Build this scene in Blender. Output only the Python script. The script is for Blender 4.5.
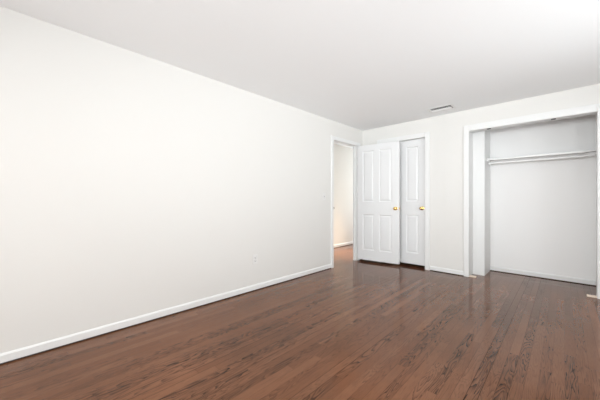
import bpy, bmesh, math
from mathutils import Vector, Matrix

for o in list(bpy.data.objects):
    bpy.data.objects.remove(o, do_unlink=True)
scene = bpy.context.scene
COL = scene.collection

# ------------------------------------------------------------------ camera
CAM = Vector((2.694, 0.0, 1.088))
TH = math.radians(43.9)
cam_d = bpy.data.cameras.new('camera')
cam_d.sensor_fit = 'HORIZONTAL'
cam_d.sensor_width = 36.0
cam_d.lens = 36.0 * 274.0 / 600.0
cam_d.shift_y = 0.4 / 600.0
cam_d.clip_start = 0.02
cam = bpy.data.objects.new('camera', cam_d)
cam.location = CAM
cam.rotation_euler = (math.pi / 2, 0, TH)
COL.objects.link(cam)
scene.camera = cam

# ------------------------------------------------------------------ exposure
vs = scene.view_settings
vs.view_transform = 'Standard'
vs.look = 'None'
vs.gamma = 1.0
vs.use_curve_mapping = False
vs.exposure = 0.07

# ------------------------------------------------------------------ world
world = bpy.data.worlds.new('World')
scene.world = world
world.use_nodes = True
wn = world.node_tree
wn.nodes.clear()
wo = wn.nodes.new('ShaderNodeOutputWorld')
bg = wn.nodes.new('ShaderNodeBackground')
bg.inputs['Color'].default_value = (0.82, 0.91, 1.0, 1)
bg.inputs['Strength'].default_value = 0.6
wn.links.new(bg.outputs[0], wo.inputs[0])

# ------------------------------------------------------------------ room sizes
H = 2.378          # ceiling
YB = 4.477         # back wall
YR = -2.6         # wall behind the camera
XR = 4.4          # right wall
WT = 0.12          # wall thickness
WL = 0.062         # thin left wall at the hall doorway
HX = -1.085        # hall far wall
HY0, HY1 = 2.3, 7.2
YC = 5.116         # closet back


# ------------------------------------------------------------------ lights
def area(name, loc, direction, sx, sy, power, color, spread=180):
    d = bpy.data.lights.new(name, 'AREA')
    d.shape = 'RECTANGLE'
    d.size, d.size_y = sx, sy
    d.energy = power
    d.color = color
    d.spread = math.radians(spread)
    o = bpy.data.objects.new(name, d)
    o.location = loc
    o.rotation_euler = Vector(direction).to_track_quat('-Z', 'Y').to_euler()
    COL.objects.link(o)
    return o


DAY = (0.925, 0.975, 1.0)
# two windows in the right wall and a wide one behind the camera: level skylight, plus upward fills added to brighten the ceiling
area('daylight_right', (XR - 0.02, 2.3, 1.45), (-1, 0.0, -0.05), 1.6, 1.2, 17, DAY)
area('ceiling_fill_right', (XR - 0.03, 2.3, 1.25), (-1, 0.25, 0.4), 1.6, 0.8, 15, DAY, 100)
area('daylight_side', (XR - 0.02, -0.9, 1.45), (-1, 0.5, -0.05), 1.6, 1.2, 24, DAY, 120)
area('ceiling_fill_side', (XR - 0.03, -0.9, 1.25), (-1, 1.2, 0.4), 1.6, 0.8, 23, DAY, 70)
area('daylight_rear', (2.0, YR + 0.02, 1.45), (0, 1, 0.0), 2.2, 1.2, 45, DAY, 100)
area('ceiling_fill_rear', (2.0, YR + 0.03, 1.25), (0, 1, 0.45), 2.2, 0.8, 6, DAY, 90)
# fill light added behind the camera, no fixture modelled
area('rear_room_fill', (2.2, -1.1, H - 0.09), (0, 0, -1), 0.3, 0.3, 36, (1.0, 0.97, 0.92))
# warm hall lamp, and a fill added to even out the hall, both past the corner
area('hall_lamp', (-0.40, 4.9, H - 0.03), (0, 0, -1), 0.3, 0.3, 14, (1.0, 0.80, 0.58), 52)
area('hall_fill', (-0.6, HY1 - 0.05, 1.2), (-0.1, -1, 0.0), 0.8, 1.8, 27, (0.86, 0.945, 1.0))


# ------------------------------------------------------------------ materials
def nodes_of(name):
    m = bpy.data.materials.new(name)
    m.use_nodes = True
    nt = m.node_tree
    return m, nt, nt.nodes['Principled BSDF']


def N(nt, t, **kw):
    n = nt.nodes.new(t)
    for k, v in kw.items():
        setattr(n, k, v)
    return n


def paint(name, color, rough=0.6, bump=0.02, scale=140.0, spec=0.5):
    """rolled or brushed paint: faint roller texture"""
    m, nt, b = nodes_of(name)
    tc = N(nt, 'ShaderNodeTexCoord')
    no = N(nt, 'ShaderNodeTexNoise')
    no.inputs['Scale'].default_value = scale
    no.inputs['Detail'].default_value = 3
    nt.links.new(tc.outputs['Object'], no.inputs['Vector'])
    mix = N(nt, 'ShaderNodeMix', data_type='RGBA')
    mix.inputs[6].default_value = (*[c * 0.985 for c in color], 1)
    mix.inputs[7].default_value = (*color, 1)
    nt.links.new(no.outputs['Fac'], mix.inputs[0])
    nt.links.new(mix.outputs[2], b.inputs['Base Color'])
    bp = N(nt, 'ShaderNodeBump')
    bp.inputs['Strength'].default_value = bump
    bp.inputs['Distance'].default_value = 0.002
    nt.links.new(no.outputs['Fac'], bp.inputs['Height'])
    nt.links.new(bp.outputs[0], b.inputs['Normal'])
    b.inputs['Roughness'].default_value = rough
    b.inputs['Specular IOR Level'].default_value = spec
    return m


def metal(name, color, rough=0.25):
    m, nt, b = nodes_of(name)
    no = N(nt, 'ShaderNodeTexNoise')
    no.inputs['Scale'].default_value = 60
    tc = N(nt, 'ShaderNodeTexCoord')
    nt.links.new(tc.outputs['Object'], no.inputs['Vector'])
    mr = N(nt, 'ShaderNodeMapRange')
    mr.inputs['To Min'].default_value = rough * 0.8
    mr.inputs['To Max'].default_value = rough * 1.2
    nt.links.new(no.outputs['Fac'], mr.inputs['Value'])
    nt.links.new(mr.outputs[0], b.inputs['Roughness'])
    b.inputs['Base Color'].default_value = (*color, 1)
    b.inputs['Metallic'].default_value = 1.0
    return m


def wood_floor():
    m, nt, b = nodes_of('stained_oak_strip_floor')
    L = nt.links.new

    def math_(op, a, c=None, clamp=False):
        n = N(nt, 'ShaderNodeMath', operation=op)
        n.use_clamp = clamp
        for i, v in enumerate((a, c)):
            if v is None:
                continue
            if isinstance(v, (int, float)):
                n.inputs[i].default_value = v
            else:
                L(v, n.inputs[i])
        return n.outputs[0]

    def rand(v, w=None):
        n = N(nt, 'ShaderNodeTexWhiteNoise', noise_dimensions='2D' if w is not None else '1D')
        if w is None:
            L(v, n.inputs['W'])
        else:
            c = N(nt, 'ShaderNodeCombineXYZ')
            L(v, c.inputs[0])
            L(w, c.inputs[1])
            L(c.outputs[0], n.inputs['Vector'])
        return n.outputs['Value'], n.outputs['Color']

    tc = N(nt, 'ShaderNodeTexCoord')
    sp = N(nt, 'ShaderNodeSeparateXYZ')
    L(tc.outputs['Object'], sp.inputs[0])
    X, Y = sp.outputs[0], sp.outputs[1]
    W, LEN = 0.0572, 0.95
    xs = math_('DIVIDE', math_('ADD', X, 10.0), W)
    row = math_('FLOOR', xs)
    fx = math_('SUBTRACT', xs, row)
    r1, _ = rand(row)
    ys = math_('ADD', math_('DIVIDE', math_('ADD', Y, 20.0), LEN), math_('MULTIPLY', r1, 7.31))
    brd = math_('FLOOR', ys)
    fy = math_('SUBTRACT', ys, brd)
    rv, rc = rand(row, brd)
    rs = N(nt, 'ShaderNodeSeparateColor')
    L(rc, rs.inputs[0])
    ra, rb, rd = rs.outputs[0], rs.outputs[1], rs.outputs[2]

    # grain coordinates: shifted per board, stretched along the board
    def vec(sx, sy, sz):
        c = N(nt, 'ShaderNodeCombineXYZ')
        L(math_('MULTIPLY', math_('SUBTRACT', fx, math_('ADD', math_('MULTIPLY', ra, 0.8), 0.1)), sx * W), c.inputs[0])
        L(math_('MULTIPLY', math_('ADD', Y, math_('MULTIPLY', rb, 40.0)), sy), c.inputs[1])
        L(math_('MULTIPLY', rd, sz), c.inputs[2])
        return c.outputs[0]

    # cathedral figure: noise height contours of a long stretched field
    n1 = N(nt, 'ShaderNodeTexNoise')
    n1.inputs['Scale'].default_value = 1.0
    n1.inputs['Detail'].default_value = 1.5
    n1.inputs['Distortion'].default_value = 0.35
    L(vec(20.0, 1.8, 50.0), n1.inputs['Vector'])
    rings = math_('FRACT', math_('MULTIPLY', n1.outputs['Fac'], 15.0))
    ring = math_('POWER', rings, 2.2)
    # open pores
    n2 = N(nt, 'ShaderNodeTexNoise')
    n2.inputs['Scale'].default_value = 1.0
    n2.inputs['Detail'].default_value = 4.0
    L(vec(420.0, 16.0, 90.0), n2.inputs['Vector'])
    pore = math_('MULTIPLY', math_('SUBTRACT', n2.outputs['Fac'], 0.42), 3.2, True)
    # how strongly this board is figured
    fig = math_('POWER', rv, 1.6)
    g = math_('ADD', math_('MULTIPLY', math_('MULTIPLY', ring, math_('ADD', math_('MULTIPLY', pore, 0.5), 0.6)), math_('ADD', math_('MULTIPLY', fig, 1.5), 0.12)),
              math_('MULTIPLY', pore, 0.22), True)

    ramp = N(nt, 'ShaderNodeValToRGB')
    e = ramp.color_ramp.elements
    e[0].position, e[0].color = 0.0, (0.150, 0.060, 0.029, 1)
    e[1].position, e[1].color = 1.0, (0.198, 0.084, 0.043, 1)
    e.new(0.5).color = (0.173, 0.071, 0.035, 1)
    L(rb, ramp.inputs[0])
    # broad worn, faded areas
    n3 = N(nt, 'ShaderNodeTexNoise')
    n3.inputs['Scale'].default_value = 1.1
    n3.inputs['Detail'].default_value = 2
    L(tc.outputs['Object'], n3.inputs['Vector'])
    hsv = N(nt, 'ShaderNodeHueSaturation')
    L(ramp.outputs[0], hsv.inputs['Color'])
    mr = N(nt, 'ShaderNodeMapRange')
    mr.inputs['From Min'].default_value = 0.3
    mr.inputs['From Max'].default_value = 0.7
    mr.inputs['To Min'].default_value = 0.78
    mr.inputs['To Max'].default_value = 1.22
    L(n3.outputs['Fac'], mr.inputs['Value'])
    L(mr.outputs[0], hsv.inputs['Value'])
    mx = N(nt, 'ShaderNodeMix', data_type='RGBA')
    L(math_('MULTIPLY', g, 1.0, True), mx.inputs[0])
    L(hsv.outputs[0], mx.inputs[6])
    mx.inputs[7].default_value = (0.022, 0.010, 0.007, 1)
    # seams between the strips
    ex = math_('MINIMUM', fx, math_('SUBTRACT', 1.0, fx))
    ey = math_('MULTIPLY', math_('MINIMUM', fy, math_('SUBTRACT', 1.0, fy)), LEN / W)
    wide = math_('ADD', math_('MULTIPLY', math_('POWER', r1, 4.0), 0.035), 0.016)
    sx = math_('LESS_THAN', ex, wide)
    sy = math_('LESS_THAN', ey, 0.014)
    seam = math_('MAXIMUM', sx, sy)
    mx2 = N(nt, 'ShaderNodeMix', data_type='RGBA')
    L(math_('MULTIPLY', seam, math_('ADD', 0.18, math_('MULTIPLY', math_('MULTIPLY', r1, r1), 0.55))), mx2.inputs[0])
    L(mx.outputs[2], mx2.inputs[6])
    mx2.inputs[7].default_value = (0.012, 0.006, 0.004, 1)
    L(mx2.outputs[2], b.inputs['Base Color'])
    # satin varnish
    rr = N(nt, 'ShaderNodeMapRange')
    rr.inputs['To Min'].default_value = 0.07
    rr.inputs['To Max'].default_value = 0.15
    L(n3.outputs['Fac'], rr.inputs['Value'])
    L(rr.outputs[0], b.inputs['Roughness'])
    L(math_('SUBTRACT', 0.5, math_('ADD', math_('MULTIPLY', math_('MULTIPLY', seam, r1), 0.4), math_('MULTIPLY', g, 0.25)), True), b.inputs['Specular IOR Level'])
    b.inputs['IOR'].default_value = 1.45
    b.inputs['Specular Tint'].default_value = (1.0, 0.6, 0.34, 1)
    hgt = math_('SUBTRACT', math_('MULTIPLY', ra, 0.25), math_('MULTIPLY', seam, 0.4))
    n4 = N(nt, 'ShaderNodeTexNoise')
    n4.inputs['Scale'].default_value = 7.0
    L(tc.outputs['Object'], n4.inputs['Vector'])
    hgt = math_('ADD', hgt, math_('MULTIPLY', n4.outputs['Fac'], 1.2))
    bp = N(nt, 'ShaderNodeBump')
    bp.inputs['Strength'].default_value = 0.22
    bp.inputs['Distance'].default_value = 0.0012
    L(hgt, bp.inputs['Height'])
    L(bp.outputs[0], b.inputs['Normal'])
    return m


M_WALL = paint('cream_white_wall_paint', (0.78, 0.765, 0.737), 0.75, 0.03)
M_CEIL = paint('flat_white_ceiling_paint', (0.95, 0.957, 0.96), 0.9, 0.03, 90)
M_HALL = paint('warm_white_hall_paint', (0.86, 0.84, 0.80), 0.75, 0.03)
M_CLOS = paint('white_closet_paint', (0.93, 0.92, 0.91), 0.75, 0.03)
M_TRIM = paint('semi_gloss_white_trim_paint', (0.82, 0.82, 0.81), 0.38, 0.015, 60)
M_DOOR = paint('semi_gloss_white_door_paint', (0.80, 0.80, 0.80), 0.36, 0.015, 60)
M_SHELF = paint('white_enamel_metal', (0.86, 0.86, 0.85), 0.3, 0.0)
M_PLATE = paint('white_plastic_plate', (0.80, 0.79, 0.77), 0.35, 0.0)
M_SLOT = paint('dark_slot', (0.05, 0.05, 0.05), 0.6, 0.0)
M_DUCT = paint('dark_sheet_metal_duct', (0.09, 0.09, 0.09), 0.6, 0.0)
M_VENT = paint('white_enamel_register', (0.90, 0.90, 0.89), 0.4, 0.0)
M_BRASS = metal('polished_brass', (0.86, 0.60, 0.22), 0.16)
M_OLDBR = metal('dull_dark_brass', (0.10, 0.08, 0.05), 0.45)
M_STEEL = metal('zinc_steel', (0.55, 0.54, 0.52), 0.35)
M_TANWOOD = paint('pale_raw_wood_block', (0.86, 0.74, 0.62), 0.6, 0.05, 50)
M_GAPSHADE = paint('dark_gap_shade', (0.035, 0.018, 0.012), 0.6, 0.0)  # dark colour standing in for shade below the baseboards
M_FLOOR = wood_floor()
mg, ntg, bgl = nodes_of('window_glass')
bgl.inputs['Transmission Weight'].default_value = 1.0
bgl.inputs['Roughness'].default_value = 0.0
bgl.inputs['IOR'].default_value = 1.45
M_GLASS = mg


# ------------------------------------------------------------------ mesh helpers
def box(bm, x0, x1, y0, y1, z0, z1, bevel=0.0, seg=2):
    v = [bm.verts.new((x, y, z)) for z in (z0, z1) for y in (y0, y1) for x in (x0, x1)]
    f = []
    for q in ((0, 2, 3, 1), (4, 5, 7, 6), (0, 1, 5, 4), (2, 6, 7, 3), (0, 4, 6, 2), (1, 3, 7, 5)):
        f.append(bm.faces.new([v[i] for i in q]))
    if bevel > 0:
        es = list({e for fc in f for e in fc.edges})
        bmesh.ops.bevel(bm, geom=es, offset=bevel, segments=seg, affect='EDGES', profile=0.5)


def extrude_profile(bm, prof, p0, p1, out, up=Vector((0, 0, 1))):
    """prof: list of (out, up) pairs closed; swept straight from p0 to p1"""
    p0, p1, out = Vector(p0), Vector(p1), Vector(out)
    a = [bm.verts.new(p0 + out * u + up * w) for u, w in prof]
    c = [bm.verts.new(p1 + out * u + up * w) for u, w in prof]
    n = len(prof)
    for i in range(n):
        j = (i + 1) % n
        bm.faces.new((a[i], a[j], c[j], c[i]))
    bm.faces.new(a[::-1])
    bm.faces.new(c)


def lathe(bm, prof, origin, axis, seg=24):
    """prof: (distance along axis, radius)"""
    axis = Vector(axis).normalized()
    q = axis.to_track_quat('Z', 'Y').to_matrix()
    rings = []
    for d, r in prof:
        if r < 1e-6:
            rings.append([bm.verts.new(Vector(origin) + axis * d)])
        else:
            rings.append([bm.verts.new(Vector(origin) + axis * d + q @ Vector((r * math.cos(2 * math.pi * i / seg), r * math.sin(2 * math.pi * i / seg), 0))) for i in range(seg)])
    for A, B in zip(rings, rings[1:]):
        for i in range(seg):
            j = (i + 1) % seg
            if len(A) == 1 and len(B) == 1:
                continue
            if len(A) == 1:
                bm.faces.new((A[0], B[i], B[j]))
            elif len(B) == 1:
                bm.faces.new((A[i], B[0], A[j]))
            else:
                bm.faces.new((A[i], B[i], B[j], A[j]))
    for R, rev in ((rings[0], True), (rings[-1], False)):
        if len(R) > 2:
            bm.faces.new(R[::-1] if rev else R)


def obj(name, bm, mat, parent=None, smooth=False):
    bmesh.ops.recalc_face_normals(bm, faces=bm.faces[:])
    me = bpy.data.meshes.new(name)
    bm.to_mesh(me)
    bm.free()
    me.materials.append(mat)
    if smooth:
        for p in me.polygons:
            p.use_smooth = True
        try:
            me.set_sharp_from_angle(angle=math.radians(35))
        except Exception:
            pass
    o = bpy.data.objects.new(name, me)
    COL.objects.link(o)
    if parent:
        o.parent = parent
    return o


def struct(o, label=None, cat=None):
    o['kind'] = 'structure'
    if label:
        o['label'] = label
    if cat:
        o['category'] = cat
    return o


def thing(o, label, cat, group=None):
    o['label'] = label
    o['category'] = cat
    if group:
        o['group'] = group
    return o


def empty(name, loc, rotz=0.0):
    e = bpy.data.objects.new(name, None)
    e.location = loc
    e.rotation_euler = (0, 0, rotz)
    e.empty_display_size = 0.1
    COL.objects.link(e)
    return e


def boxes(name, mat, bl, parent=None, bevel=0.0):
    bm = bmesh.new()
    for t in bl:
        box(bm, *t, bevel=bevel)
    return obj(name, bm, mat, parent)


# ------------------------------------------------------------------ shell
# door opening in the left wall
EY0, EY1, EH = 3.573, 4.275, 2.069
# small closet door opening in the back wall
SX0, SX1, SH = 0.372, 1.121, 2.085
# wide closet opening
CX0, CX1, CH = 1.725, 2.962, 2.072
JAMB = 0.02
JT = 0.018
CY1 = YB + 0.215         # set-back return beside the wide closet

struct(boxes('floor', M_FLOOR, [(HX - 0.2, XR + 0.2, YR - 0.2, HY1 + 0.2, -0.08, 0.0)]),
       'dark brown stained oak strip floor', 'floor')
struct(boxes('ceiling', M_CEIL, [(HX - 0.2, XR + 0.2, YR - 0.2, HY1 + 0.2, H, H + 0.08)]),
       'flat white ceiling over the room', 'ceiling')
struct(boxes('wall_left', M_WALL, [
    (-WL, 0, YR - 0.2, EY0 - JT, 0, H),
    (-WL, 0, EY0 - JT, EY1 + JT, EH + JT, H),
    (-WL, 0, EY1 + JT, HY1, 0, H)]), 'long blank cream white wall on the left', 'wall')
struct(boxes('wall_back', M_WALL, [
    (0, SX0 - JT, YB, YB + WT, 0, H),
    (SX0 - JT, SX1 + JT, YB, YB + WT, SH + JT, H),
    (SX1 + JT, CX0 - JT, YB, YB + WT, 0, H),
    (CX0 - JT, CX1 + JT, YB, YB + WT, CH + JT, H),
    (CX1 + JT, XR, YB, YB + WT, 0, H)]), 'cream white far wall with closet openings', 'wall')
# walls with windows, outside the frame
WZ0, WZ1 = 0.80, 2.10
WY = ((-1.7, -0.1), (1.5, 3.1))
struct(boxes('wall_right', M_WALL, [
    (XR, XR + WT, YR - 0.2, WY[0][0], 0, H),
    (XR, XR + WT, WY[0][1], WY[1][0], 0, H),
    (XR, XR + WT, WY[1][1], YB + WT, 0, H)]
    + [(XR, XR + WT, a, b, 0, WZ0) for a, b in WY]
    + [(XR, XR + WT, a, b, WZ1, H) for a, b in WY]))
RX0, RX1 = 0.85, 3.15
struct(boxes('wall_rear', M_WALL, [
    (0, RX0, YR - WT, YR, 0, H),
    (RX1, XR, YR - WT, YR, 0, H),
    (RX0, RX1, YR - WT, YR, 0, WZ0),
    (RX0, RX1, YR - WT, YR, WZ1, H)]))
# closets
struct(boxes('wall_closet_back', M_CLOS, [(0, XR, YC, YC + 0.1, 0, H)]),
       'white back wall inside the open closet', 'wall')
struct(boxes('wall_closet_left', M_TRIM, [(CX0 - 0.12, 1.872, CY1, YC, 0, H),
                                          (CX0 - 0.12, CX0 - JT, YB + WT, CY1, 0, H)]),
       'white set-back return at the left of the open closet', 'wall')
struct(boxes('wall_closet_right', M_CLOS, [(3.22, 3.30, YB + WT, YC, 0, H)]))
# hall
struct(boxes('wall_hall_side', M_HALL, [(HX - 0.1, HX, HY0, HY1, 0, H)]),
       'warm white hall wall seen through the open doorway', 'wall')
struct(boxes('wall_hall_near', M_HALL, [(HX - 0.1, -WL, HY0 - 0.1, HY0, 0, H)]))
struct(boxes('wall_hall_far', M_HALL, [(HX - 0.1, 0, HY1, HY1 + 0.1, 0, H)]))

# ------------------------------------------------------------------ baseboards
BH, BT = 0.070, 0.012
BPROF = [(0, 0.0106), (BT, 0.0106), (BT, BH - 0.012), (BT * 0.55, BH - 0.003), (BT * 0.3, BH), (0, BH)]


def baseboard(name, p0, p1, out, label=None):
    bm = bmesh.new()
    extrude_profile(bm, BPROF, p0, p1, out)
    o = struct(obj(name, bm, M_TRIM), label, 'baseboard' if label else None)
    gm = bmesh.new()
    extrude_profile(gm, [(0, 0.0003), (BT * 0.8, 0.0003), (BT * 0.8, 0.0105), (0, 0.0105)], p0, p1, out)  # strip added to paint in the shadow line of the gap
    g = obj('painted_gap_shade', gm, M_GAPSHADE, o)
    g['label'] = 'dark strip painted in as the shaded gap under the baseboard'
    return o


CW = 0.062
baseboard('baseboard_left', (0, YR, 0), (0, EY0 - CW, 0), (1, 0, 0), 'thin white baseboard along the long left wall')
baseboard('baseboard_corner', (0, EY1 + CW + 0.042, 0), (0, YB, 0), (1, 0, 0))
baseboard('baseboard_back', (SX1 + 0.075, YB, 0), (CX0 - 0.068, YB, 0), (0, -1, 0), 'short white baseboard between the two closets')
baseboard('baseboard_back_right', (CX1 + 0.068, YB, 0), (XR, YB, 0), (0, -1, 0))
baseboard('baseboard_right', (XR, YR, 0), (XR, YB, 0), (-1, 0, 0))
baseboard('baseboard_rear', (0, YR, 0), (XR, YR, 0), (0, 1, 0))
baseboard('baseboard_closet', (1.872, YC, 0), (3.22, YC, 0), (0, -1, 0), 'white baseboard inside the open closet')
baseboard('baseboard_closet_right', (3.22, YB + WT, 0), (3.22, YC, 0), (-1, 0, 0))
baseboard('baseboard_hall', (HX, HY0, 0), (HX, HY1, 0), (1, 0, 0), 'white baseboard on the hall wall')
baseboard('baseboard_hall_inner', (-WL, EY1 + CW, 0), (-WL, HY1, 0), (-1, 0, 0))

# ------------------------------------------------------------------ casings and jambs
ct = 0.016


def casing_x(name, y, sgn, x0, x1, h, w, wt, label):
    """frame on a wall facing -y/+y; legs and head with mitred look, x0..x1 opening"""
    bm = bmesh.new()
    ya, yb = sorted((y, y + sgn * ct))
    box(bm, x0 - w, x0, ya, yb, 0.0, h + wt, 0.004)
    box(bm, x1, x1 + w, ya, yb, 0.0, h + wt, 0.004)
    box(bm, x0 + 0.0005, x1 - 0.0005, ya, yb, h, h + wt, 0.004)
    return struct(obj(name, bm, M_TRIM), label, 'door trim')


def casing_y(name, x, sgn, y0, y1, h, w, label, off=0.0):
    bm = bmesh.new()
    xa, xb = sorted((x, x + sgn * ct))
    box(bm, xa, xb, y0 - w, y0, 0.0, h + w, 0.004)
    box(bm, xa, xb, y1 + off, y1 + w + off, 0.0, h + w, 0.004)
    box(bm, xa, xb, y0 + 0.0005, y1 + off - 0.0005, h, h + w, 0.004)
    return struct(obj(name, bm, M_TRIM), label, 'door trim')


casing_y('trim_1', 0, 1, EY0, EY1, EH, CW, 'white casing around the doorway to the hall', 0.042)
casing_y('trim_2', -WL, -1, EY0, EY1, EH, CW, None)
struct(boxes('trim_3', M_TRIM, [
    (-WL, 0, EY0 - JT, EY0, 0, EH), (-WL, 0, EY1, EY1 + JT, 0, EH), (-WL, 0, EY0 - JT, EY1 + JT, EH, EH + JT),
    # door stops
    (-0.061, -0.042, EY0, EY0 + 0.011, 0, EH), (-0.061, -0.042, EY1 - 0.011, EY1, 0, EH),
    (-0.061, -0.042, EY0 + 0.011, EY1 - 0.011, EH - 0.011, EH)]),
    'white jamb lining the doorway to the hall', 'door trim')
casing_x('trim_4', YB, -1, SX0, SX1, SH, 0.072, 0.072, 'white casing around the closed closet door')
struct(boxes('trim_5', M_TRIM, [
    (SX0 - JT, SX0, YB, YB + WT, 0, SH), (SX1, SX1 + JT, YB, YB + WT, 0, SH), (SX0 - JT, SX1 + JT, YB, YB + WT, SH, SH + JT),
    (SX0, SX0 + 0.011, YB + 0.081, YB + 0.110, 0, SH), (SX1 - 0.011, SX1, YB + 0.081, YB + 0.110, 0, SH),
    (SX0, SX1, YB + 0.081, YB + 0.110, SH - 0.011, SH)]))
casing_x('trim_6', YB, -1, CX0, CX1, CH, 0.066, 0.086, 'white casing around the wide open closet')
struct(boxes('trim_7', M_TRIM, [
    (CX0 - JT, CX0, YB, CY1, 0, CH), (CX1, CX1 + JT, YB, YB + WT, 0, CH), (CX0 - JT, CX1 + JT, YB, YB + WT, CH, CH + JT)]),
    'white jamb lining the wide open closet', 'door trim')


# ------------------------------------------------------------------ panel doors
def panel_door(name, loc, rotz, width, height, thick, panels, label, knob_x, back_knob=True, front=-1):
    """local frame: hinge at x=0, leaf along +x, front face at y=0 (facing -y), thickness along +y, base z=0"""
    root = empty(name, loc, rotz)
    struct(root, label, 'door')
    xs = sorted({0.0, width} | {p[0] for p in panels} | {p[1] for p in panels})
    zs = sorted({0.0, height} | {p[2] for p in panels} | {p[3] for p in panels})
    bm = bmesh.new()
    bx = bmesh.new()

    def is_panel(xa, xb, za, zb):
        cx, cz = (xa + xb) / 2, (za + zb) / 2
        return any(p[0] < cx < p[1] and p[2] < cz < p[3] for p in panels)
    for a, c in zip(xs, xs[1:]):
        for d, e in zip(zs, zs[1:]):
            if not is_panel(a, c, d, e):
                for yy, rev in ((0.0, False), (thick, True)):
                    q = [bm.verts.new(v) for v in ((a, yy, d), (c, yy, d), (c, yy, e), (a, yy, e))]
                    bm.faces.new(q[::-1] if rev else q)
    # outer edges
    for (a, d), (c, e) in (((0, 0), (width, 0)), ((width, 0), (width, height)), ((width, height), (0, height)), ((0, height), (0, 0))):
        q = [bm.verts.new(v) for v in ((a, 0, d), (c, 0, e), (c, thick, e), (a, thick, d))]
        bm.faces.new(q)
    bmesh.ops.remove_doubles(bm, verts=bm.verts[:], dist=1e-5)
    obj('leaf_frame', bm, M_DOOR, root)
    for p in panels:
        pm = bmesh.new()
        for yy, s in ((0.0, 1), (thick, -1)):
            def ring(ins, dep):
                return [pm.verts.new((x, yy + s * dep, z)) for x, z in ((p[0] + ins, p[2] + ins), (p[1] - ins, p[2] + ins), (p[1] - ins, p[3] - ins), (p[0] + ins, p[3] - ins))]
            rs = [ring(0.0, 0.0), ring(0.004, 0.007), ring(0.012, 0.011), ring(0.016, 0.011), ring(0.040, 0.004)]
            for A, B in zip(rs, rs[1:]):
                for i in range(4):
                    j = (i + 1) % 4
                    pm.faces.new((A[i], A[j], B[j], B[i]) if s > 0 else (A[j], A[i], B[i], B[j]))
            pm.faces.new(rs[-1] if s > 0 else rs[-1][::-1])
        me = bpy.data.meshes.new('door_panel')
        pm.to_mesh(me)
        pm.free()
        me.materials.append(M_DOOR)
        o = bpy.data.objects.new('door_panel', me)
        COL.objects.link(o)
        o.parent = root
    # knob(s)
    sides = [(0.0, -1)] + ([(thick, 1)] if back_knob else [])
    for yy, s in sides:
        km = bmesh.new()
        lathe(km, [(0.006, 0.011), (0.030, 0.010), (0.034, 0.016), (0.040, 0.024), (0.048, 0.0265), (0.055, 0.0255), (0.060, 0.020), (0.0625, 0.010), (0.063, 0.0)],
              (knob_x, yy, KZ), (0, s, 0))
        k = obj('door_knob', km, M_BRASS, root, True)
        k['label'] = 'round polished brass knob'
        rm = bmesh.new()
        lathe(rm, [(0.0, 0.031), (0.004, 0.030), (0.007, 0.024), (0.008, 0.012)], (knob_x, yy, KZ), (0, s, 0))
        obj('knob_rose', rm, M_BRASS, k, True)
    # latch plate on the free edge
    lm = bmesh.new()
    box(lm, width, width + 0.0015, thick * 0.5 - 0.0125, thick * 0.5 + 0.0125, KZ - 0.028, KZ + 0.028, 0.0005, 1)
    lp = obj('latch_plate', lm, M_BRASS, root)
    lb = bmesh.new()
    box(lb, width + 0.0015, width + 0.009, thick * 0.5 - 0.006, thick * 0.5 + 0.006, KZ - 0.008, KZ + 0.008, 0.002, 2)
    obj('latch_bolt', lb, M_BRASS, lp)
    return root


def hinges(root, zs, y, x):
    for z in zs:
        hm = bmesh.new()
        lathe(hm, [(0.0, 0.0), (0.002, 0.004), (0.004, 0.0065), (0.09, 0.0065), (0.092, 0.004), (0.094, 0.0)], (x, y, z), (0, 0, 1), 12)
        h = obj('hinge', hm, M_TRIM, root, True)
        pm = bmesh.new()
        lathe(pm, [(0.094, 0.004), (0.098, 0.005), (0.101, 0.0)], (x, y, z), (0, 0, 1), 10)
        obj('hinge_pin', pm, M_STEEL, h, True)


KZ = 0.918   # knob height above the leaf's lower edge
STW, PW, W1 = 0.112, 0.200, 0.742
# leaf of the doorway to the hall, swung open against the back wall
lw = EY1 - EY0 + 0.045
mid = (W1 - 2 * STW - 2 * PW)
P4 = [(0.104, 0.312, 0.18, 0.805), (0.404, 0.618, 0.18, 0.805),
      (0.104, 0.312, 1.03, 1.925), (0.404, 0.618, 1.03, 1.925)]
PC = [(0.112, 0.312, 0.18, 0.805), (0.428, 0.628, 0.18, 0.805),
      (0.112, 0.312, 1.03, 1.925), (0.428, 0.628, 1.03, 1.925)]
d1 = panel_door('door_1', (0.010, 4.279, 0.036), math.radians(7.4), W1, 2.028, 0.035, P4,
                'white four-panel door swung open from the hall doorway against the far wall', W1 - 0.056)
hinges(d1, (0.20, 0.95, 1.72), 0.002, -0.010)
d2 = panel_door('door_2', (SX0 + 0.003, YB + 0.045, 0.044), 0.0, SX1 - SX0 - 0.006, SH - 0.044 - 0.004, 0.035,
                PC,
                'closed white closet door half hidden behind the open door', SX1 - SX0 - 0.062, False)

# strike plate of the hall doorway
sm = bmesh.new()
box(sm, -0.043, 0.004, EY0 - 0.001, EY0 + 0.0025, 0.965 - 0.03, 0.965 + 0.03, 0.0008, 1)
box(sm, -0.002, 0.0215, EY0 - 0.001, EY0 + 0.0035, 0.965 - 0.018, 0.965 + 0.018, 0.0008, 1)
sp_ = obj('strike_plate', sm, M_OLDBR)
thing(sp_, 'small dark brass strike plate on the near jamb of the hall doorway', 'strike plate')

# ------------------------------------------------------------------ wide closet fittings
# shelf: white enamelled telescoping panel with turned-down lips
SHZ, SFY = 1.710, 4.900
sh = empty('closet_shelf', (1.872, SFY, SHZ))
thing(sh, 'narrow white metal shelf across the upper part of the open closet', 'shelf')


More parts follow.
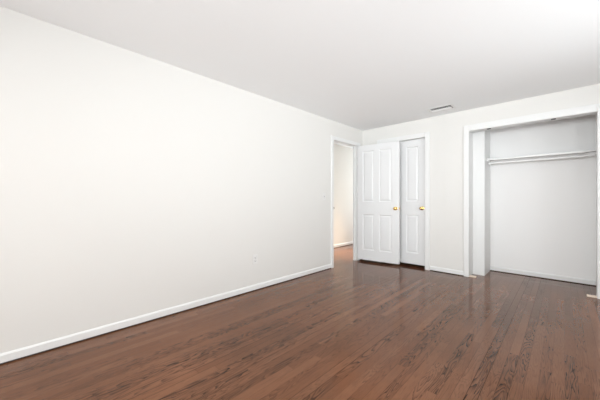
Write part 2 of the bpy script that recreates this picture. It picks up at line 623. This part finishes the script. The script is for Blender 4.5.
def shelf_part(name, x0, x1, drop, lip, yf, parent):
    bm = bmesh.new()
    box(bm, x0, x1, yf, YC - 0.001 - SFY, -drop - 0.003, -drop, 0.0008, 1)
    box(bm, x0, x1, yf - 0.004, yf, -drop - lip, -drop + 0.001, 0.0015, 2)
    return obj(name, bm, M_SHELF, parent)


xj = 2.893 - 1.872
shelf_part('shelf_panel', 0.004, xj, 0.0, 0.026, 0.0, sh)
sl = shelf_part('sliding_shelf_panel', xj - 0.06, 3.219 - 1.872, 0.0045, 0.010, 0.022, sh)
bm = bmesh.new()
box(bm, 0.0005, 0.016, -0.03, 0.12, -0.040, 0.006, 0.003, 2)
obj('end_bracket', bm, M_SHELF, sh)
bm = bmesh.new()
box(bm, 3.219 - 1.872 - 0.016, 3.2195 - 1.872, -0.03, 0.12, -0.040, 0.006, 0.003, 2)
obj('end_bracket', bm, M_SHELF, sh)

RZ, RY = 1.640, 4.915
rod = empty('closet_rod', (1.872, RY, RZ))
thing(rod, 'white telescoping hanging rod just under the closet shelf', 'closet rod')
bm = bmesh.new()
lathe(bm, [(0.019, 0.0150), (xj, 0.0150), (xj + 0.0005, 0.0125)], (0, 0, 0), (1, 0, 0), 20)
obj('outer_tube', bm, M_SHELF, rod, True)
bm = bmesh.new()
lathe(bm, [(xj - 0.05, 0.0095), (3.2 - 1.872, 0.0095)], (0, 0, 0), (1, 0, 0), 20)
obj('inner_tube', bm, M_SHELF, rod, True)
for x, s in ((0.016, 1), (3.2035 - 1.872, -1)):
    bm = bmesh.new()
    lathe(bm, [(0.0, 0.0), (0.0005, 0.026), (0.004, 0.026), (0.006, 0.019), (0.014, 0.018)], (x, 0, 0), (s, 0, 0), 20)
    obj('rod_flange', bm, M_SHELF, rod, True)

# floor blocks left where the closet doors were guided
for i, (xa, xb, lab) in enumerate(((CX0, CX0 + 0.082, 'small pale door guide block on the floor at the closet left jamb'),
                                   (CX1 - 0.079, CX1, 'small pale door guide block on the floor at the closet right jamb'))):
    root = empty('floor_guide_block', ((xa + xb) / 2, YB + 0.045, 0.0))
    thing(root, lab, 'door guide', 'closet door guide blocks')
    hw = (xb - xa) / 2
    obb = bmesh.new()
    box(obb, -hw + 0.0005, hw - 0.0005, -0.034, 0.014, 0.0, 0.016, 0.002, 2)
    obj('block', obb, M_TANWOOD, root)
    scm = bmesh.new()
    lathe(scm, [(0.0155, 0.006), (0.0175, 0.005), (0.018, 0.0)], ((1 if i == 0 else -1) * hw * 0.45, -0.01, 0), (0, 0, 1), 12)
    obj('pivot_pin', scm, M_STEEL, root, True)
# pivot sockets in the closet head
for i, (x, lab) in enumerate(((1.955, 'small dark pivot socket in the closet head, left of the two'),
                              (2.605, 'small dark pivot socket in the closet head, right of the two'))):
    bm = bmesh.new()
    box(bm, x - 0.022, x + 0.022, YB + 0.004, YB + 0.034, CH - 0.010, CH, 0.002, 1)
    thing(obj('pivot_socket', bm, M_DUCT), lab, 'pivot socket', 'closet head pivot sockets')

# ------------------------------------------------------------------ ceiling register
VX0, VX1, VY0, VY1 = 1.285, 1.625, 4.035, 4.245
v = empty('ceiling_vent', ((VX0 + VX1) / 2, (VY0 + VY1) / 2, H))
thing(v, 'white louvred air vent in the ceiling near the far wall', 'vent')
hx, hy = (VX1 - VX0) / 2, (VY1 - VY0) / 2
bw = 0.032
bm = bmesh.new()
for t in ((-hx, hx, -hy, -hy + bw), (-hx, hx, hy - bw, hy), (-hx, -hx + bw * 1.5, -hy + bw, hy - bw), (hx - bw, hx, -hy + bw, hy - bw)):
    box(bm, *t, -0.0045, -0.0004, 0.0015, 2)
obj('frame', bm, M_VENT, v)
bm = bmesh.new()
box(bm, -hx + bw, hx - bw, -hy + bw, hy - bw, -0.0025, -0.0005)
dk = obj('duct_opening', bm, M_DUCT, v)
dk['label'] = 'dark duct opening behind the louvres'
ys = [-hy + bw + 0.012 + i * 0.0172 for i in range(8)]
for i, y in enumerate(ys):
    near = i < 4
    bm = bmesh.new()
    hl = 0.006 if near else 0.0085
    box(bm, -hx + bw * 1.5, hx - bw - 0.012, -hl, hl, -0.0004, 0.0004)
    ang = math.radians(17 if near else -42)
    bmesh.ops.rotate(bm, verts=bm.verts[:], cent=(0, 0, 0), matrix=Matrix.Rotation(ang, 3, 'X'))
    bmesh.ops.translate(bm, verts=bm.verts[:], vec=(0, y, -0.0052 if near else -0.0090))
    obj('louvre', bm, M_VENT, v)
bm = bmesh.new()
box(bm, hx - bw - 0.010, hx - bw - 0.004, -0.012, 0.012, -0.016, -0.002, 0.0015, 1)
lv = obj('damper_lever', bm, M_STEEL, v)
for sx in (-hx + 0.014, hx - 0.012):
    bm = bmesh.new()
    lathe(bm, [(0.0065, 0.0045), (0.0085, 0.0035), (0.009, 0.0)], (sx, 0, 0), (0, 0, -1), 12)
    obj('screw', bm, M_STEEL, v, True)

# ------------------------------------------------------------------ outlet and switch on the left wall
OY, OZ = 2.015, 0.375
p = empty('power_outlet', (0, OY, OZ))
thing(p, 'white duplex power outlet low on the long left wall', 'outlet')
bm = bmesh.new()
box(bm, 0.0004, 0.006, -0.036, 0.036, -0.058, 0.058, 0.0025, 2)
obj('cover_plate', bm, M_PLATE, p)
for dz in (-0.0195, 0.0195):
    bm = bmesh.new()
    box(bm, 0.0055, 0.0085, -0.017, 0.017, dz - 0.0145, dz + 0.0145, 0.004, 2)
    r = obj('receptacle', bm, M_PLATE, p)
    for dy, hh in ((-0.0065, 0.0048), (0.0065, 0.0040)):
        bm = bmesh.new()
        box(bm, 0.0083, 0.0088, dy - 0.0013, dy + 0.0013, dz + 0.003 - hh, dz + 0.003 + hh)
        obj('slot', bm, M_SLOT, r)
    bm = bmesh.new()
    lathe(bm, [(0.0083, 0.0026), (0.0088, 0.0026)], (0, 0, dz - 0.008), (1, 0, 0), 12)
    obj('ground_hole', bm, M_SLOT, r)
bm = bmesh.new()
lathe(bm, [(0.0058, 0.0032), (0.0068, 0.0026), (0.007, 0.0)], (0, 0, 0), (1, 0, 0), 12)
obj('screw', bm, M_STEEL, p, True)

s = empty('light_switch', (0, 3.34, 1.150))
thing(s, 'white toggle light switch on the left wall beside the hall doorway', 'light switch')
bm = bmesh.new()
box(bm, 0.0004, 0.006, -0.036, 0.036, -0.058, 0.058, 0.0025, 2)
obj('cover_plate', bm, M_PLATE, s)
bm = bmesh.new()
box(bm, 0.0055, 0.0066, -0.0055, 0.0055, -0.0125, 0.0125)
obj('toggle_slot', bm, M_SLOT, s)
bm = bmesh.new()
box(bm, -0.003, 0.014, -0.004, 0.004, -0.005, 0.005, 0.0012, 2)
bmesh.ops.rotate(bm, verts=bm.verts[:], cent=(0, 0, 0), matrix=Matrix.Rotation(math.radians(-28), 3, 'Y'))
bmesh.ops.translate(bm, verts=bm.verts[:], vec=(0.007, 0, 0.002))
obj('toggle', bm, M_PLATE, s)
for dz in (-0.030, 0.030):
    bm = bmesh.new()
    lathe(bm, [(0.0058, 0.0032), (0.0068, 0.0026), (0.007, 0.0)], (0, 0, dz), (1, 0, 0), 12)
    obj('screw', bm, M_STEEL, s, True)


# ------------------------------------------------------------------ windows (behind and to the right of the view)
def window_parts(name, axis, pos, a0, a1):
    root = empty(name, ((pos, (a0 + a1) / 2, WZ0) if axis == 'x' else ((a0 + a1) / 2, pos, WZ0)))
    struct(root)
    w, h = (a1 - a0) / 2, WZ1 - WZ0

    def b(bm, u0, u1, t0, t1, z0, z1, bev=0.003):
        if axis == 'x':
            box(bm, t0, t1, u0, u1, z0, z1, bev)
        else:
            box(bm, u0, u1, t0, t1, z0, z1, bev)
    fr = bmesh.new()
    f = 0.045
    for u0, u1, z0, z1 in ((-w, -w + f, 0, h), (w - f, w, 0, h), (-w + f, w - f, 0, f), (-w + f, w - f, h - f, h), (-w + f, w - f, h / 2 - 0.02, h / 2 + 0.02), (-0.025, 0.025, f, h - f)):
        b(fr, u0, u1, -0.03, 0.03, z0, z1, 0.0)
    obj('window_frame', fr, M_TRIM, root)
    gl = bmesh.new()
    b(gl, -w + f, w - f, -0.003, 0.003, f, h - f, 0.0)
    obj('pane', gl, M_GLASS, root)


window_parts('window_1', 'x', XR + 0.075, *WY[0])
window_parts('window_2', 'x', XR + 0.075, *WY[1])
window_parts('window_3', 'y', YR - 0.075, RX0, RX1)
